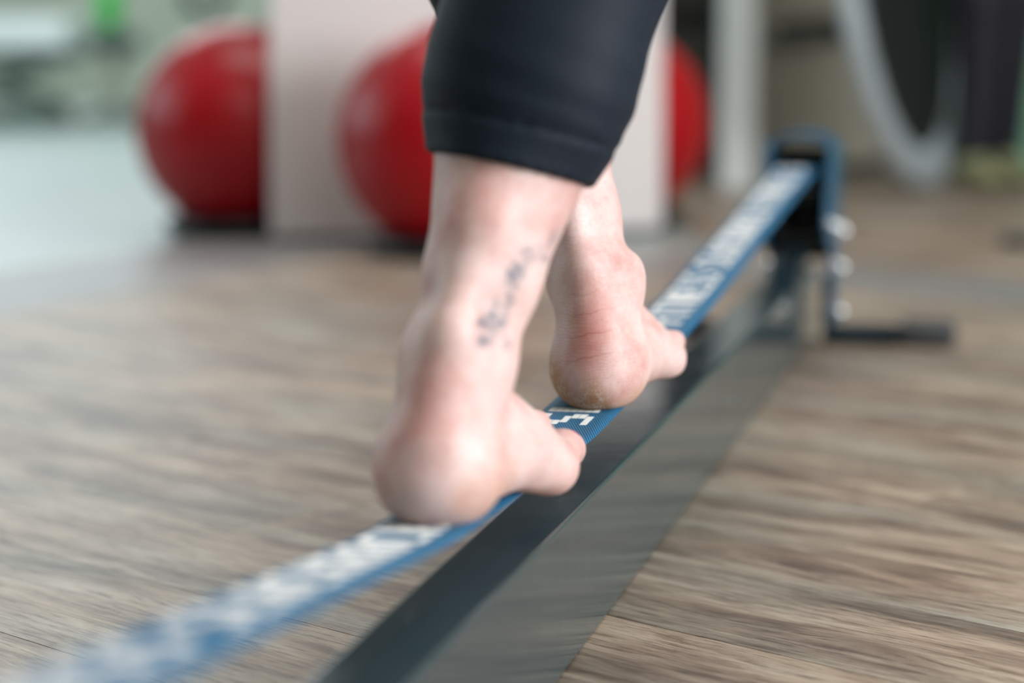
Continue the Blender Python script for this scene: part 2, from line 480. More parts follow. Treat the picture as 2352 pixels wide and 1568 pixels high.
def webbing_mat():
    m = mat('blue_woven_polyester', (0, 92, 152), 0.6)
    b = m.node_tree.nodes['Principled BSDF']
    uv = nd(m, 'ShaderNodeUVMap')
    mp = nd(m, 'ShaderNodeMapping'); lk(m, uv.outputs[0], mp.inputs[0])
    sp = nd(m, 'ShaderNodeSeparateXYZ'); lk(m, mp.outputs[0], sp.inputs[0])
    # twill: diagonal ribs with a pitch of about 1.1 mm across and 4 mm along
    def sine(ax, ay):
        x = nd(m, 'ShaderNodeMath', operation='MULTIPLY'); x.inputs[1].default_value = ax; lk(m, sp.outputs[0], x.inputs[0])
        y = nd(m, 'ShaderNodeMath', operation='MULTIPLY'); y.inputs[1].default_value = ay; lk(m, sp.outputs[1], y.inputs[0])
        a = nd(m, 'ShaderNodeMath', operation='ADD'); lk(m, x.outputs[0], a.inputs[0]); lk(m, y.outputs[0], a.inputs[1])
        s = nd(m, 'ShaderNodeMath', operation='SINE'); lk(m, a.outputs[0], s.inputs[0]); return s.outputs[0]
    k = 2*PI
    s1 = sine(k/0.0017, k/0.0050); s2 = sine(k/0.0017, -k/0.0080)
    mx = nd(m, 'ShaderNodeMath', operation='MULTIPLY_ADD'); mx.inputs[1].default_value = 0.45
    lk(m, s2, mx.inputs[0]); lk(m, s1, mx.inputs[2])
    mr = nd(m, 'ShaderNodeMapRange'); mr.inputs[1].default_value = -1.45; mr.inputs[2].default_value = 1.45
    lk(m, mx.outputs[0], mr.inputs[0])
    r = ramp(m, [(0.15, lin((0, 52, 94))), (0.5, lin((6, 96, 144))), (0.9, lin((44, 146, 190)))])
    lk(m, mr.outputs[0], r.inputs[0]); lk(m, r.outputs[0], b.inputs['Base Color'])
    bp = nd(m, 'ShaderNodeBump', i_Strength=0.8, i_Distance=0.0005); lk(m, mr.outputs[0], bp.inputs['Height'])
    lk(m, bp.outputs[0], b.inputs['Normal'])
    b.inputs['Sheen Weight'].default_value = 0.05; b.inputs['Specular IOR Level'].default_value = 0.25
    return m
M_web = webbing_mat()
M_thread = mat('white_woven_thread', (228, 228, 226), 0.7)
TH = 0.0022
def webbing():
    NS, NX = 420, 8
    vs, fs, uvs = [], [], []
    s0, s1 = -1.375, 1.375
    for layer in (0, 1):
        for i in range(NS+1):
            s = s0 + (s1-s0)*i/NS; z, r = strap_smooth(s)
            for j in range(NX+1):
                u = -1 + 2*j/NX
                edge = 0.0007*max(0, abs(u)-0.9)/0.1
                vs.append((r + u*0.025, s, z - (0 if layer == 0 else TH) - edge*(1 if layer == 0 else -1)))
                uvs.append((u*0.025, s))
    N = (NS+1)*(NX+1); w_ = NX+1
    for i in range(NS):
        for j in range(NX):
            a = i*w_+j
            fs.append((a, a+1, a+w_+1, a+w_)); fs.append((N+a, N+a+w_, N+a+w_+1, N+a+1))
        a = i*w_; fs.append((a, a+w_, N+a+w_, N+a)); a = i*w_+NX; fs.append((a, N+a, N+a+w_, a+w_))
    for i in (0, NS):
        for j in range(NX):
            a = i*w_+j; q = (a, N+a, N+a+1, a+1); fs.append(q if i == 0 else q[::-1])
    o = mesh_obj('slackline_webbing', vs, fs, M_web)
    me = o.data; ul = me.uv_layers.new(name='UVMap')
    idx = np.empty(len(me.loops), dtype=np.int32); me.loops.foreach_get('vertex_index', idx)
    ul.data.foreach_set('uv', np.array(uvs, dtype=np.float32)[idx].ravel())
    o.location = RK; o.rotation_euler = (0, 0, -YAW)
    me.shade_smooth()
    tag(o, 'flat blue woven slackline strap with white lettering, stretched above the dark beam', 'slackline')
    return o
web = webbing()
FONT = {'F': ['1111', '1000', '1000', '1110', '1000', '1000', '1000'], 'I': ['1', '1', '1', '1', '1', '1', '1'],
        'T': ['11111', '00100', '00100', '00100', '00100', '00100', '00100'], 'N': ['1001', '1101', '1101', '1011', '1011', '1001', '1001'],
        'E': ['1111', '1000', '1000', '1110', '1000', '1000', '1111'], 'S': ['0111', '1000', '1000', '0110', '0001', '0001', '1110'],
        'L': ['1000', '1000', '1000', '1000', '1000', '1000', '1111'], 'A': ['0110', '1001', '1001', '1111', '1001', '1001', '1001'],
        'C': ['0111', '1000', '1000', '1000', '1000', '1000', '0111'], 'K': ['1001', '1001', '1010', '1100', '1010', '1001', '1001'],
        'R': ['1110', '1001', '1001', '1110', '1010', '1001', '1001'], ' ': ['00'] * 7}
def lettering():
    vs, fs = [], []
    cw, cl = 0.0048, 0.0066
    text = 'SLACKRACK FITNESS '
    BOLD = {c: [''.join('1' if '1' in (r+'0')[max(0, k-1):k+1] else '0' for k in range(len(r)+1)) for r in rows] for c, rows in FONT.items()}
    adv = sum((len(BOLD[c][0])+1)*cl for c in text)
    s = -0.035 - 2*adv
    while s < 1.36:
        for ch in text:
            g_ = BOLD[ch]
            for row in range(7):
                for colm in range(len(g_[0])):
                    if g_[row][colm] != '1': continue
                    r0 = -0.0205 + row*cw; sc = s + colm*cl
                    if sc < -1.36 or sc + cl > 1.36: continue
                    for half in range(2):
                        for t in range(4):           # slanting floats of white yarn
                            a = r0 + t*cw*0.88/4 + 0.0001; wd = cw*0.88/4*0.82
                            b = sc + half*cl/2; l = cl/2*0.82; sl = 0.0013
                            z0, ro = strap_smooth(b); z1, _ = strap_smooth(b+l)
                            k = len(vs); zz = 0.00035
                            vs += [(ro+a, b, z0+0.00004), (ro+a+wd, b, z0+0.00004), (ro+a+wd+sl, b+l, z1+0.00004), (ro+a+sl, b+l, z1+0.00004),
                                   (ro+a+wd*0.5+sl*0.25, b+l*0.25, z0+zz+0.00008), (ro+a+wd*0.5+sl*0.75, b+l*0.75, z1+zz)]
                            fs += [(k, k+1, k+4), (k+1, k+2, k+5, k+4), (k+2, k+3, k+5), (k+3, k, k+4, k+5)]
            s += (len(g_[0])+1)*cl
    o = mesh_obj('woven_lettering', vs, fs, M_thread, web)
    tag(o, 'white woven letters reading FITNESS SLACKRACK', kind='stuff')
lettering()

# ------------------------------------------------------------------ implicit surfaces for bodies
def smin(a, b, k):
    h = np.clip(0.5 + 0.5*(b-a)/k, 0, 1)
    return b*(1-h) + a*h - k*h*(1-h)
def cone(P, a, b, r1, r2):
    a = np.array(a, np.float32); b = np.array(b, np.float32); ba = b-a
    pa = P - a
    t = np.clip(pa @ ba / float(ba @ ba), 0, 1)
    d = pa - t[:, None]*ba
    return np.sqrt((d*d).sum(1)) - (r1 + (r2-r1)*t)
def ell(P, c, r, rot=None):
    q = P - np.array(c, np.float32)
    if rot is not None: q = q @ np.array(rot, np.float32)
    r = np.array(r, np.float32)
    k0 = np.sqrt(((q/r)**2).sum(1)); k1 = np.sqrt(((q/(r*r))**2).sum(1)) + 1e-9
    return k0*(k0-1)/k1

def surface(fn, lo, hi, h):
    """naive surface nets"""
    n = [int(math.ceil((hi[i]-lo[i])/h))+1 for i in range(3)]
    ax = [np.arange(n[i], dtype=np.float32)*h + lo[i] for i in range(3)]
    F = np.empty(n, np.float32)
    Y, Z = np.meshgrid(ax[1], ax[2], indexing='ij')
    step = max(1, int(400000/(n[1]*n[2])))
    for i in range(0, n[0], step):
        xs = ax[0][i:i+step]
        P = np.stack([np.repeat(xs, Y.size), np.tile(Y.ravel(), len(xs)), np.tile(Z.ravel(), len(xs))], 1)
        F[i:i+step] = fn(P).reshape(len(xs), n[1], n[2])
    ins = F < 0
    cnt = np.zeros([k-1 for k in n], np.int8)
    for a in (0, 1):
        for b in (0, 1):
            for c in (0, 1):
                cnt += ins[a:n[0]-1+a, b:n[1]-1+b, c:n[2]-1+c]
    act = (cnt > 0) & (cnt < 8)
    I = np.argwhere(act)
    vid = -np.ones(act.shape, np.int64); vid[act] = np.arange(len(I))
    acc = np.zeros((len(I), 3)); num = np.zeros(len(I))
    cor = [(a, b, c) for a in (0, 1) for b in (0, 1) for c in (0, 1)]
    for p in cor:
        for axn in range(3):
            if p[axn]: continue
            q = list(p); q[axn] = 1
            f0 = F[I[:, 0]+p[0], I[:, 1]+p[1], I[:, 2]+p[2]]; f1 = F[I[:, 0]+q[0], I[:, 1]+q[1], I[:, 2]+q[2]]
            mk = (f0 < 0) != (f1 < 0)
            t = np.where(mk, f0/np.where(mk, f0-f1, 1), 0)
            pos = np.tile(np.array(p, float), (len(I), 1)); pos[:, axn] += t
            acc[mk] += pos[mk]; num[mk] += 1
    V = (I + acc/num[:, None])*h + np.array(lo)
    faces = []
    for axn in range(3):
        o1, o2 = [(1, 2), (2, 0), (0, 1)][axn]
        sl0 = [slice(None)]*3; sl1 = [slice(None)]*3
        sl0[axn] = slice(0, n[axn]-1); sl1[axn] = slice(1, n[axn])
        a, b = ins[tuple(sl0)], ins[tuple(sl1)]
        E = np.argwhere(a != b)
        E = E[(E[:, o1] > 0) & (E[:, o2] > 0) & (E[:, o1] < n[o1]-1) & (E[:, o2] < n[o2]-1)]
        inside0 = a[E[:, 0], E[:, 1], E[:, 2]]
        def cell(d1, d2):
            q = E.copy(); q[:, o1] -= d1; q[:, o2] -= d2
            return vid[q[:, 0], q[:, 1], q[:, 2]]
        Q = np.stack([cell(1, 1), cell(0, 1), cell(0, 0), cell(1, 0)], 1)
        Q[~inside0] = Q[~inside0][:, ::-1]
        faces.append(Q)
    return V.astype(np.float32), np.concatenate(faces).astype(np.int32)

def np_obj(name, V, Fq, m, parent=None):
    me = bpy.data.meshes.new(name)
    me.vertices.add(len(V)); me.vertices.foreach_set('co', V.astype(np.float32).ravel())
    me.loops.add(len(Fq)*4); me.loops.foreach_set('vertex_index', Fq.ravel().astype(np.int32))
    me.polygons.add(len(Fq)); me.polygons.foreach_set('loop_start', np.arange(0, len(Fq)*4, 4, dtype=np.int32))
    me.update(calc_edges=True); me.validate()
    me.shade_smooth(); me.materials.append(m)
    o = bpy.data.objects.new(name, me); C.objects.link(o)
    if parent: o.parent = parent
    return o

class Leg:
    """one leg with its bare foot. side=+1 right, -1 left; origin = under the back of the heel"""
    def __init__(s, side, org, head, pitch, roll, knee, hip, g=1.0, ax=0.0, low=0.0268, hang=0.0):
        s.g = g; s.ax = ax; s.low = low; s.hang = hang; s.side = side; s.org = np.array(org, np.float32)
        R = Matrix.Rotation(-math.radians(head), 3, 'Z') @ Matrix.Rotation(math.radians(roll), 3, 'Y') @ Matrix.Rotation(math.radians(pitch), 3, 'X')
        s.R = np.array(R, np.float32)
        s.K = s.to_local(np.array([knee], np.float32))[0]; s.Hp = s.to_local(np.array([hip], np.float32))[0]
    def to_local(s, P):
        q = (P - s.org) @ s.R
        q = q.astype(np.float32)
        if s.side < 0: q = q*np.array([-1, 1, 1], np.float32)
        return q
    def to_world(s, p):
        p = np.array(p, np.float32)
        if s.side < 0: p = p*np.array([-1, 1, 1], np.float32)
        return p @ s.R.T + s.org
    def shin(s, q):
        A = np.array([s.ax, 0.056, 0.080], np.float32); K = s.K
        u = (K-A); L = np.linalg.norm(u); un = u/L
        back = np.array([0, -1, 0], np.float32); back = back - un*float(back @ un); back /= np.linalg.norm(back)
        lat = np.cross(un, back)
        def at(t, b=0.0, l=0.0): return A + u*t + back*b + np.array([1, 0, 0], np.float32)*l
        d = cone(q, at(0.0, -0.004), at(0.14, -0.004), 0.0250, s.low)              # lower shin
        d = smin(d, cone(q, at(0.14, -0.004), at(0.45, 0.000), s.low, s.g*0.0440), 0.012)
        d = smin(d, cone(q, at(0.45, 0.004), at(0.72, 0.008), s.g*0.0440, s.g*0.0520), 0.02)
        d = smin(d, cone(q, at(0.42, 0.012, -0.008), at(0.75, 0.018, -0.010), s.g*0.030, s.g*0.046), 0.02)   # calf heads
        d = smin(d, cone(q, at(0.72, 0.006), K, 0.048, 0.050), 0.03)
        # Achilles tendon, from the heel bone up into the calf
        d = smin(d, cone(q, (0, 0.022, 0.045), at(0.02, 0.0270), 0.0150, 0.0085), 0.014)
        d = smin(d, cone(q, at(0.02, 0.0270), at(0.20, 0.0230), 0.0085, 0.0120), 0.014)
        d = smin(d, cone(q, at(0.20, 0.0230), at(0.45, 0.016), 0.0120, 0.022), 0.02)
        return d
    def foot(s, q):
        d = ell(q, (0, 0.033, 0.0245), (0.0300, 0.0335, 0.0285))
        d = smin(d, cone(q, (0, 0.036, 0.040), (s.ax, 0.052, 0.080), 0.0262, 0.0268), 0.014)
        k_ = 0.0 if s.side > 0 else 0.0065
        d = smin(d, ell(q, (0.0255+s.ax-k_, 0.057, 0.086), (0.0080, 0.010, 0.013)), 0.013)       # outer ankle
        d = smin(d, ell(q, (-0.0235+s.ax+k_, 0.062, 0.084), (0.0080, 0.012, 0.016)), 0.014)     # inner ankle
        d = smin(d, cone(q, (0.004+s.ax*0.5, 0.066, 0.064), (-0.002, 0.126, 0.032), 0.0220, 0.0195), 0.02)
        d = smin(d, cone(q, (-0.002, 0.123, 0.033), (-0.017, 0.170, 0.016), 0.0180, 0.0135), 0.02)
        d = smin(d, cone(q, (0.006, 0.115, 0.034), (0.018, 0.165, 0.021), 0.019, 0.0145), 0.02)
        d = smin(d, cone(q, (0.008, 0.050, 0.028), (0.028, 0.130, 0.017), 0.0225, 0.0155), 0.02)   # outer border
        d = smin(d, cone(q, (-0.007, 0.050, 0.026), (-0.019, 0.145, 0.022), 0.0215, 0.0170), 0.02)
        d = smin(d, ell(q, (0.002, 0.150, 0.012), (0.040, 0.030, 0.0125)), 0.014)
        d = smin(d, ell(q, (-0.030, 0.164, 0.0160-s.hang*0.6), (0.0150, 0.020, 0.0155)), 0.010)     # ball joint
        d = smin(d, ell(q, (0.036, 0.140, 0.013), (0.0120, 0.020, 0.0125)), 0.010)
        toes = [((-0.026, 0.176, 0.0155), (-0.0250, 0.203, 0.0150), (-0.0235, 0.221, 0.0118), 0.0115, 0.0112, 0.0112),
                ((-0.008, 0.178, 0.020), (-0.0060, 0.207, 0.0250), (-0.0050, 0.224, 0.0165), 0.0090, 0.0082, 0.0080),
                ((0.0065, 0.174, 0.020), (0.0090, 0.200, 0.0270), (0.0100, 0.215, 0.0170), 0.0085, 0.0076, 0.0074),
                ((0.0200, 0.166, 0.018), (0.0225, 0.186, 0.0215), (0.0230, 0.199, 0.0085), 0.0080, 0.0072, 0.0070),
                ((0.0330, 0.152, 0.017), (0.0370, 0.170, 0.0200), (0.0350, 0.183, 0.0080), 0.0080, 0.0072, 0.0070)]
        s.toes = toes
        for a, b, c, r1, r2, r3 in toes:
            t = smin(cone(q, a, b, r1, r2), cone(q, b, c, r2, r3), 0.004)
            d = smin(d, t, 0.0055)
        # the sole: flat where it bears, hollow under the instep
        x, y, z = q[:, 0], q[:, 1], q[:, 2]
        arch = 0.005*np.exp(-((y-0.100)/0.032)**2)*np.clip((0.030-x)/0.045, 0, 1)
        sole = arch - z - s.hang*np.clip((y-0.125)/0.03, 0, 1)*np.clip((0.002-x)/0.02, 0, 1)
        k = 0.006
        h = np.clip(0.5 - 0.5*(d-sole)/k, 0, 1)
        return d*(1-h) + sole*h + k*h*(1-h)
    def sdf(s, P, foot=True):
        q = s.to_local(P)
        d = s.shin(q)
        if foot:
            d = smin(d, s.foot(q), 0.012)
        return d
    def thigh(s, q):
        K, H = s.K, s.Hp
        d = cone(q, K, K + (H-K)*0.35, 0.052, 0.066)
        return smin(d, cone(q, K + (H-K)*0.35, H, 0.066, 0.088), 0.03)

HIPL, HIPR = (-0.065, 1.52, 0.93), (0.095, 1.56, 0.93)
def strap_pt(s, r):
    z, ro = strap_smooth(s); v = MR @ Vector((r+ro, s, z)); return v
legL = Leg(-1, (-0.0530, 1.186, 0.1235), 16.0, 0.0, 9.0, (0.056, 1.385, 0.515), HIPL, 1.13, 0.003, 0.0290, 0.006)
legR = Leg(1, (0.0505, 1.553, 0.1245), 9.5, 3.8, 1.5, (-0.028, 1.70, 0.525), HIPR, 0.96, -0.007)

def skin_mat():
    m = mat('skin', (226, 188, 176), 0.46)
    b = m.node_tree.nodes['Principled BSDF']
    b.subsurface_method = 'RANDOM_WALK'
    b.inputs['Subsurface Weight'].default_value = 0.35
    b.inputs['Subsurface Radius'].default_value = (1.0, 0.35, 0.22)
    b.inputs['Subsurface Scale'].default_value = 0.006
    at = nd(m, 'ShaderNodeAttribute', attribute_name='foot_pos')      # position in the foot's own frame
    mk = nd(m, 'ShaderNodeAttribute', attribute_name='marks')         # r: dry heel, g: reddened tendon, b: tattoo ink
    sm = nd(m, 'ShaderNodeSeparateColor'); lk(m, mk.outputs['Color'], sm.inputs[0])
    sp = nd(m, 'ShaderNodeSeparateXYZ'); lk(m, at.outputs['Vector'], sp.inputs[0])
    n1 = nd(m, 'ShaderNodeTexNoise', i_Scale=28.0, i_Detail=4.0, i_Roughness=0.6); lk(m, at.outputs['Vector'], n1.inputs['Vector'])
    r1 = ramp(m, [(0.32, lin((220, 170, 165))), (0.5, lin((236, 201, 197))), (0.68, lin((243, 217, 215)))])
    lk(m, n1.outputs[0], r1.inputs[0])
    n2 = nd(m, 'ShaderNodeTexNoise', i_Scale=420.0, i_Detail=3.0); lk(m, at.outputs['Vector'], n2.inputs['Vector'])
    r2 = ramp(m, [(0.3, (0.88, 0.85, 0.84)), (0.6, (1, 1, 1))]); lk(m, n2.outputs[0], r2.inputs[0])
    c = mixc(m, 0.8, r1.outputs[0], r2.outputs[0], 'MULTIPLY')
    g1 = nd(m, 'ShaderNodeMath', operation='MULTIPLY'); g1.inputs[1].default_value = 0.8; lk(m, sm.outputs[1], g1.inputs[0])
    c = mixc(m, g1.outputs[0], c, lin((214, 128, 116)))
    # dry callused heel: ochre skin with a network of pale flakes
    hc = mixc(m, sm.outputs[0], c, lin((204, 146, 104)))
    mp = nd(m, 'ShaderNodeMapping'); mp.inputs['Scale'].default_value = (420, 420, 260); lk(m, at.outputs['Vector'], mp.inputs[0])
    nz = nd(m, 'ShaderNodeTexNoise', i_Scale=0.35, i_Detail=3.0); lk(m, mp.outputs[0], nz.inputs['Vector'])
    dm = nd(m, 'ShaderNodeVectorMath', operation='SCALE'); dm.inputs['Scale'].default_value = 3.2; lk(m, nz.outputs['Color'], dm.inputs[0])
    av = nd(m, 'ShaderNodeVectorMath', operation='ADD'); lk(m, mp.outputs[0], av.inputs[0]); lk(m, dm.outputs[0], av.inputs[1])
    vo = nd(m, 'ShaderNodeTexVoronoi', feature='DISTANCE_TO_EDGE', i_Scale=1.0); lk(m, av.outputs[0], vo.inputs['Vector'])
    rv = ramp(m, [(0.0, (1, 1, 1)), (0.12, (0, 0, 0))]); lk(m, vo.outputs['Distance'], rv.inputs[0])
    n3 = nd(m, 'ShaderNodeTexNoise', i_Scale=150.0, i_Detail=4.0); lk(m, at.outputs['Vector'], n3.inputs['Vector'])
    r3 = ramp(m, [(0.40, (0, 0, 0)), (0.54, (1, 1, 1))]); lk(m, n3.outputs[0], r3.inputs[0])
    fl = mixc(m, 1.0, rv.outputs[0], r3.outputs[0], 'MULTIPLY')
    fl2 = mixc(m, 1.0, fl, sm.outputs[0], 'MULTIPLY')
    hc = mixc(m, fl2, hc, lin((246, 230, 212)))
    # creases across the tendon, only where the g mark is
    def lines(freq, wob, lo_, seedv):
        nn = nd(m, 'ShaderNodeTexNoise', i_Scale=seedv, i_Detail=2.0); lk(m, at.outputs['Vector'], nn.inputs['Vector'])
        a = nd(m, 'ShaderNodeMath', operation='MULTIPLY_ADD'); a.inputs[1].default_value = wob
        lk(m, nn.outputs[0], a.inputs[0]); lk(m, sp.outputs[2], a.inputs[2])
        xt = nd(m, 'ShaderNodeMath', operation='MULTIPLY_ADD'); xt.inputs[1].default_value = -0.22
        lk(m, sp.outputs[0], xt.inputs[0]); lk(m, a.outputs[0], xt.inputs[2])
        f = nd(m, 'ShaderNodeMath', operation='MULTIPLY'); f.inputs[1].default_value = freq; lk(m, xt.outputs[0], f.inputs[0])
        s_ = nd(m, 'ShaderNodeMath', operation='SINE'); lk(m, f.outputs[0], s_.inputs[0])
        rr = ramp(m, [(lo_, (0, 0, 0)), (1.0, (1, 1, 1))]); lk(m, s_.outputs[0], rr.inputs[0]); return rr.outputs[0]
    deep = lines(2*PI/0.0140, 0.012, 0.965, 45.0)
    finel = lines(2*PI/0.0021, 0.010, 0.35, 60.0)
    dg = mixc(m, 1.0, deep, sm.outputs[1], 'MULTIPLY')
    dgc = nd(m, 'ShaderNodeMath', operation='MULTIPLY'); dgc.inputs[1].default_value = 0.9; lk(m, dg, dgc.inputs[0])
    hc = mixc(m, dgc.outputs[0], hc, lin((186, 104, 96)))
    # tattoo
    ti = nd(m, 'ShaderNodeMath', operation='MULTIPLY'); ti.inputs[1].default_value = 0.9; lk(m, sm.outputs[2], ti.inputs[0])
    fin = mixc(m, ti.outputs[0], hc, lin((58, 84, 104)))
    lk(m, fin, b.inputs['Base Color'])
    bs = mixc(m, 0.5, n2.outputs[0], finel)
    bh = mixc(m, dg, bs, (0, 0, 0))
    bh2 = mixc(m, fl2, bh, (1, 1, 1))
    bp = nd(m, 'ShaderNodeBump', i_Strength=0.32, i_Distance=0.0005); lk(m, bh2, bp.inputs['Height'])
    lk(m, bp.outputs[0], b.inputs['Normal'])
    return m
M_skin = skin_mat()

person = empty('person', (0.02, 1.5, 0.0))
tag(person, 'barefoot person in dark calf-length leggings balancing on the blue strap, tattoo above one ankle', 'person')

def box_of(leg, pts, pad):
    a = np.array(pts); return a.min(0)-pad, a.max(0)+pad
def torso(P):
    d = ell(P, (0.015, 1.535, 0.955), (0.165, 0.115, 0.13))
    d = smin(d, ell(P, (0.015, 1.52, 1.16), (0.135, 0.095, 0.18)), 0.06)
    d = smin(d, ell(P, (0.015, 1.525, 1.33), (0.175, 0.10, 0.12)), 0.05)
    return d
def arms_head(P):
    d = cone(P, (0.015, 1.53, 1.42), (0.015, 1.54, 1.50), 0.05, 0.047)
    d = smin(d, ell(P, (0.015, 1.555, 1.60), (0.075, 0.095, 0.115)), 0.02)
    for sx in (-1, 1):
        a, e, h_ = (0.015+sx*0.17, 1.53, 1.38), (0.015+sx*0.43, 1.56, 1.33), (0.015+sx*0.66, 1.62, 1.38)
        d = smin(d, cone(P, a, e, 0.046, 0.036), 0.03); d = smin(d, cone(P, e, h_, 0.036, 0.024), 0.02)
        d = smin(d, ell(P, (h_[0]+sx*0.045, h_[1]+0.01, h_[2]), (0.05, 0.036, 0.016)), 0.02)
        for k in range(4):
            y = h_[1]-0.02+0.018*k
            d = smin(d, cone(P, (h_[0]+sx*0.08, y, h_[2]), (h_[0]+sx*(0.14-0.006*abs(k-1)), y, h_[2]-0.012), 0.0095, 0.008), 0.008)
        d = smin(d, cone(P, (h_[0]+sx*0.03, h_[1]+0.04, h_[2]), (h_[0]+sx*0.075, h_[1]+0.075, h_[2]-0.008), 0.011, 0.009), 0.01)
    d = smin(d, ell(P, (0.015, 1.645, 1.595), (0.013, 0.018, 0.022)), 0.012)
    return d

parts = []
zcut = 0.47
for leg, lo, hi in ((legL, (-0.115, 1.165, 0.088), (0.115, 1.445, zcut)), (legR, (-0.085, 1.530, 0.100), (0.135, 1.815, zcut))):
    V, Q = surface(lambda P, leg=leg: leg.sdf(P), lo, hi, 0.0019)
    parts.append((V, Q, leg))
def upper(P):
    d = torso(P)
    for leg in (legL, legR):
        q = leg.to_local(P); d = smin(d, smin(leg.thigh(q), leg.shin(q), 0.02), 0.04)
    return smin(d, arms_head(P), 0.03)
V, Q = surface(lambda P: np.maximum(upper(P), (zcut-0.02)-P[:, 2]), (-0.86, 1.28, zcut-0.05), (0.88, 1.86, 1.76), 0.0135)
parts.append((V, Q, None))
VV = np.concatenate([p[0] for p in parts]); off = 0; QQ = []
for v, q, _ in parts: QQ.append(q+off); off += len(v)
QQ = np.concatenate(QQ)
LP, MK = [], []
TATTOO = [(1108,735,9,.75),(1122,745,8,.6),(1110,775,10,.8),(1125,778,7,.5),(1118,718,6,.4),(1130,725,9,.85),(1142,745,7,.9),(1155,742,7,.7),(1132,708,5,.5),
          (1165,725,5,.5),(1168,700,6,.5),(1170,680,6,.5),(1178,655,6,.5),(1180,635,9,.9),(1190,620,9,.9),(1172,628,8,.7),(1200,628,7,.5),(1178,645,6,.7),
          (1212,600,5,.45),(1205,582,8,.4),(1216,578,7,.4),(1228,600,6,.3),(1240,590,5,.3),(1252,600,6,.35),(1270,560,8,.35),(1278,545,7,.3),(1262,575,6,.3),
          (1135,760,8,.45),(1148,728,7,.45),(1160,715,6,.4),(1140,700,7,.35),(1175,690,7,.4),(1186,660,7,.4),(1166,648,7,.35),(1196,640,6,.5),(1206,612,7,.4),(1222,590,6,.35),(1240,575,6,.3),(1182,610,6,.5),(1165,790,8,.35),(1160,765,5,.3),(1150,700,4,.3),(1140,685,5,.25),(1252,603,6,.5)]
p_ = math.radians(7.12)
for v, q, leg in parts:
    if leg is None:
        LP.append(np.zeros_like(v) + np.array([0, 0, 0.3], np.float32) + (v - np.array([0, 1.5, 0.5], np.float32))); MK.append(np.zeros((len(v), 4), np.float32)); continue
    l = leg.to_local(v); LP.append(l + (0 if leg.side > 0 else 1))
    x, y, z = l[:, 0], l[:, 1], l[:, 2]
    mk = np.zeros((len(v), 4), np.float32); mk[:, 3] = 1
    heel = np.clip((0.027 + 0.006*np.sin(x*210+1.0) - 0.35*x - z)/0.018, 0, 1)*np.clip((0.09-y)/0.03, 0, 1)
    mk[:, 0] = heel*(1.0 if leg.side > 0 else 0.35)
    tend = np.exp(-((x+0.004)/0.014)**2)*np.clip((0.06-y)/0.02, 0, 1)*np.clip((z-0.022)/0.015, 0, 1)*np.clip((0.095-z)/0.035, 0, 1)
    mk[:, 1] = tend*(0.65 if leg.side > 0 else 0.12)
    mk[:, 1] = np.maximum(mk[:, 1], 0.25*np.clip((y-0.19)/0.02, 0, 1))
    if leg.side < 0:      # ink: small blossoms on a stem up the inner side of the shin, in the shin's own height/girth frame
        hgt, gir = v[:, 2], v[:, 0]*0.9 + 0.0
        D = v[:, 1]
        ink = np.zeros(len(v))
        for (tx, ty, tr, ta) in TATTOO:
            # blossom centres given as heights and breadths in metres on the leg
            zc = 1.235; X = (tx-1176)/5553*zc; Z = CAM_H - (ty-90)*zc/5596
            d2 = ((v[:, 0]-X)**2 + (v[:, 2]-Z)**2)/(tr*zc/5553*1.5)**2
            ink = np.maximum(ink, min(1, ta*1.5)*np.exp(-d2))
        ax_y = 1.186 + 0.056 + (v[:, 2]-0.20)*0.45
        ink *= np.clip((ax_y + 0.012 - D)/0.01, 0, 1)      # only on the inner-rear side
        mk[:, 2] = ink
    MK.append(mk)
body = np_obj('body', VV, QQ, M_skin, None)
LPa = np.concatenate(LP).astype(np.float32); MKa = np.concatenate(MK).astype(np.float32)
if len(body.data.vertices) == len(LPa):
    a = body.data.attributes.new('foot_pos', 'FLOAT_VECTOR', 'POINT'); a.data.foreach_set('vector', LPa.ravel())
    a = body.data.attributes.new('marks', 'FLOAT_COLOR', 'POINT'); a.data.foreach_set('color', MKa.ravel())
def adopt(o, parent):
    o.parent = parent; o.matrix_parent_inverse = Matrix.Translation(-parent.location)
adopt(body, person)

# nails
M_nail = mat('magenta_nail_polish', (196, 30, 112), 0.15)
for leg in (legL, legR):
    for a, b, c, r1, r2, r3 in legL.toes:
        bm = bmesh.new(); bmesh.ops.create_uvsphere(bm, u_segments=14, v_segments=8, radius=1)
        wn = r3*0.66
        for v in bm.verts:
            v.co = Vector((v.co.x*wn, v.co.y*wn*1.15, v.co.z*0.0016 - (v.co.x**2)*0.0022 - (v.co.y**2)*0.0012))
        tilt = math.atan2(b[2]-c[2], c[1]-b[1])*0.85
        Mx = Matrix.Translation((c[0], c[1]-0.0005, c[2]+r3*0.93)) @ Matrix.Rotation(-tilt, 4, 'X')
        bmesh.ops.transform(bm, matrix=Mx, verts=bm.verts)
        for v in bm.verts: v.co = Vector(leg.to_world(v.co))
        o = bm_obj('toenail', bm, M_nail, None, True); adopt(o, person)

